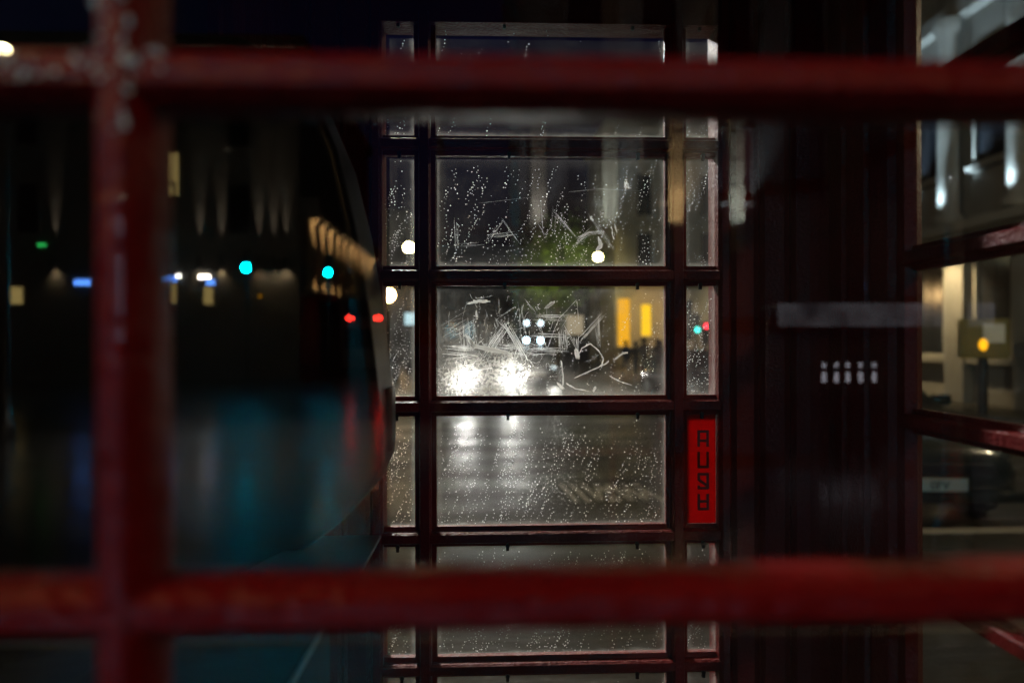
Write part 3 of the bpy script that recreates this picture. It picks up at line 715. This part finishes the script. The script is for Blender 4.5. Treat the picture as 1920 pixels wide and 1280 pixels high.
# behind the viewer: corner building with wall lanterns and a lit colonnade
cb = building('dark corner building behind the viewer with wall lanterns and a lit colonnade', (-19.3, -31, -.13), R(180), 21.4, 18, 15, M['stone_dark'],
    [(x_, z, None) for x_ in (-8.0, -4.6, -2.2, 1.4, 4.6, 7.0) for z in (6.6, 10.6)], .9, 2.2, [(12.9,.2,.25)])
# local x runs towards -x of the world (turned round): world x = -19.3 - lx
M['e_ywin'] = emit('yellow_lit_window', (1.0, .72, .25), 1.6)
M['e_shop'] = emit('blue_shop_sign', (.10, .30, 1.0), 12); M['e_white'] = emit('white_shop_light', (1.0, .92, .82), 60); M['e_green'] = emit('green_exit_light', (.05, 1, .2), 5)
sc_x = [-22.03, -19.49, -13.08, -12.11, -10.42, -9.76, -9.2]
for i, x in enumerate(sc_x):
    lx = -19.3-x
    ln = MB().cyl((lx,-.22,5.05),(lx,-.22,5.55),.12,.12,12).box(lx-.05,lx+.05,-.2,0,5.22,5.38).build('wall_lantern', M['metal_black'], cb)
    e = 5200 if i > 1 else 3800
    light('SPOT', (lx,-.16,5.60), e*.5, (1,.80,.60), cb, (0,.035,1), .03, 15, .9)
    light('SPOT', (lx,-.12,5.03), e*.03, (1,.74,.42), cb, (0,.3,-1), .04, 100, .9)
def panel(lx, z, w_, h_, m_, name): MB().box(lx-w_/2, lx+w_/2, -.10, -.02, z-h_/2, z+h_/2, .02).build(name, M[m_], cb)
for x, z, w_, h_, m_, nm in [(-18.28,4.39,.75,.26,'e_shop','shop_sign'),(-14.5,4.56,.75,.26,'e_shop','shop_sign'),(-12.6,4.4,.4,.25,'e_shop','shop_sign'),(-14.05,4.69,.22,.12,'e_white','shop_light'),(-12.88,4.66,.5,.13,'e_white','shop_light'),
      (-20.1,6.08,.35,.1,'e_green','exit_light'),(-21.19,3.8,.5,.75,'e_ywin','lit_window'),(-14.29,9.3,.5,1.9,'e_ywin','lit_window'),(-14.3,3.9,.3,.9,'e_ywin','lit_window'),(-12.7,3.8,.4,.8,'e_ywin','lit_window'),(-10.37,3.78,.12,.14,'e_orange','shop_light')]:
    panel(-19.3-x, z, w_, h_, m_, nm)
# colonnade on the side wall: local lx = -10.7 face (world x = -8.6), along local y 0..18
for k in range(10):
    ly = .9+k*1.75
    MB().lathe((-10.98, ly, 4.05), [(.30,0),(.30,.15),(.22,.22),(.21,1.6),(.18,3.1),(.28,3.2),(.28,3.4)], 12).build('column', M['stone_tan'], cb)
    light('SPOT', (-11.36, ly, 5.40), 8000, (1,.60,.28), cb, (.10,0,1), .04, 20, .7)
    light('SPOT', (-11.36, ly, 5.20), 2200, (1,.60,.28), cb, (.12,0,-1), .04, 26, .7)
MB().box(-11.6, -10.69, .1, 17.9, 7.46, 8.3, .04).build('entablature', M['stone_dark'], cb)
MB().box(-11.6, -10.69, .1, 17.9, 3.75, 4.04, .04).build('ledge', M['stone_dark'], cb)

# building behind the viewer on the other side, with bluish and warm uplit columns
ob = building('grey stone building behind the viewer with cool and warm uplit columns', (11.5, -21.2, -.13), R(180), 21, 10, 16, M['stone_dark'],
    [(-8.4+k*2.4, z, None) for k in range(8) for z in (6.2, 10.6)], 1.1, 2.2, [(4.2,.3,.25)])
for x, e, c in [(3.86, 2200, (.70,.86,1)), (5.95, 2600, (1,.72,.42)), (7.9, 2000, (.70,.86,1)), (1.6, 700, (.8,.85,1))]:
    lx = 11.5-x
    cm_ = MB()
    for k in range(14): cm_.box(lx-.24+.015*(k%2), lx+.24-.015*(k%2), -.36+.015*(k%2), -.02, 4.5+k*.42, 4.5+(k+1)*.42-.001)
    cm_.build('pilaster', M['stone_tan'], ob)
    light('SPOT', (lx,-1.0,4.6), e, c, ob, (0,.22,1), .08, 55, .8)
# street lamp behind, upper left; bus shelter and lit bollards behind right
street_lamp('tall globe street lamp behind the viewer near the kerb', (-8.5, -11.77, -.13), 6.8, 'e_lamp', None, .14)
sh_ = thing('bus_shelter', 'bus shelter with a long pale fascia given a painted glow behind the viewer', 'bus shelter', (11.3, -19.0, -.13))
MB().box(-3.1, 3.1, .45, .62, 2.08, 2.74, .03).build('painted_glow_fascia', patchy_emit('fascia_painted_glow', (.82, .80, .90), .08, .36, 1.1), sh_); MB().box(-3.1, 3.1, -.8, .449, 2.62, 2.72, .02).build('roof', M['shelter'], sh_)  # patchy glow painted into the fascia to brighten its reflection
for x in (-2.9, 2.9): MB().cyl((x,-.7,0),(x,-.7,2.62),.05).build('post', M['steel'], sh_)
M['e_bol'] = emit('bollard_light', (.90, .86, 1.0), 1.6)
b0 = thing('lit_bollard', 'short bollard with a glowing head behind the viewer', 'bollard', (5.90, -11.27, -.13), 0, 'row of lit bollards')
MB().lathe((0,0,0), [(.10,0),(.10,.05),(.065,.08),(.06,.92),(.0,.92)], 12).build('post', M['metal_black'], b0)
MB().cyl((0,0,.95),(0,0,1.12),.034,.034,12).build('glow_ring', M['e_bol'], b0); MB().lathe((0,0,1.14), [(.075,0),(.075,.03),(.0,.06)], 12).build('cap', M['metal_black'], b0)
MB().cyl((0,0,1.21),(0,0,1.29),.03,.03,12).build('top_light', M['e_bol'], b0)
for x in (6.115, 6.32, 6.546, 6.79):
    c = copy_tree(b0); c.location = (x, -11.26, -.13)
M['e_bar_highlight'] = emit('bar_highlight_glow', (.45, .68, 1.0), 13)
ds = thing('added_light_panels', 'added post with three glowing panels that put the bluish highlight on the near bar', 'display', (-5.27, -9.66, -.13), R(149.5))  # added glow, shaped and placed for the highlight on the near upright bar
MB().box(-.24,.24,-.08,.08,.0,3.75,.02).build('case', M['metal_black'], ds)
for z0, z1 in ((3.20, 3.52), (2.08, 2.95), (1.68, 1.90)): MB().box(-.15,.15,-.096,-.081,z0,z1,.004).build('lit_panel', M['e_bar_highlight'], ds)
street_lamp('warm globe street lamp at the kerb close behind the viewer', (-2.3, -1.3, 0), 3.7, 'e_lamp_warm', None, .2)
street_lamp('warm globe street lamp on the right behind the viewer', (3.6, -4.6, -.13), 5.0, 'e_lamp_warm', None, .25)

# worn white lettering on the road beyond the kerb, too rubbed to read
rm = thing('road_marking', 'worn slanted white strokes painted on the wet road', 'road marking', (1.3, 7.55, -.126))
for x0, x1 in [(-.40,-.48),(-.28,-.36),(-.14,-.24),(-.14,-.06),(.06,-.06),(-.02,.06),(.18,.08),(.18,.26),(.34,.24),(.34,.42),(.52,.36)]:
    MB().add([(-x0*.0+x1,.45,0),(x1+.055,.45,0),(x0+.055,-.45,0),(x0,-.45,0)], [(0,1,2,3)]).build('painted_stroke', M['white_line'], rm)

ahead = 'added fill lamps at the kerb just ahead'
street_lamp('added fill lamp out of view beyond the parked dark car', (9.2, 6.4, -.13), 5.4, 'e_near_fill_dim', ahead, .22)  # added out of view to brighten the parked car, road and glazing
fl = street_lamp('added tall fill lamp and its floodlight at the kerb on the payphone side', (-1.75, 6.2, -.13), 6.2, 'e_near_fill', ahead, .22)  # added lamp, kept out of view, lighting the far panes from outside
MB().box(-.14, .14, -.20, -.06, 5.20, 5.42, .02).build('added_floodlight', M['metal_black'], fl)  # added with a narrow beam to brighten drops and scratches on the panes
light('SPOT', (0, -.24, 5.28), 2100, (.95, .97, 1.0), fl, (1.85, -4.95, -3.6), .06, 15, .4)


M['e_rear_fill'] = emit('rear_fill_glow', (1.0, .82, .58), 60)
street_lamp('added fill lamp for the face of the corner building behind the viewer', (-12.6, -24.0, -.13), 6.6, 'e_rear_fill', None, .35)  # added lamp, hidden by the near bar, to brighten the facade
rl = street_lamp('added unlit lamp post and its downlight over the road behind the viewer', (-.9, -12.5, -.13), 7.4, 'win_dark', None, .2)
MB().cyl((0, 0, 6.62), (0, 0, 6.80), .16, .10, 12).build('added_downlight', M['metal_black'], rl)
light('SPOT', (-.12, .0, 6.5), 9000, (1, .93, .80), rl, (-.42, .25, -1), .12, 70, .9)  # spot and its post added to put light on the rear road
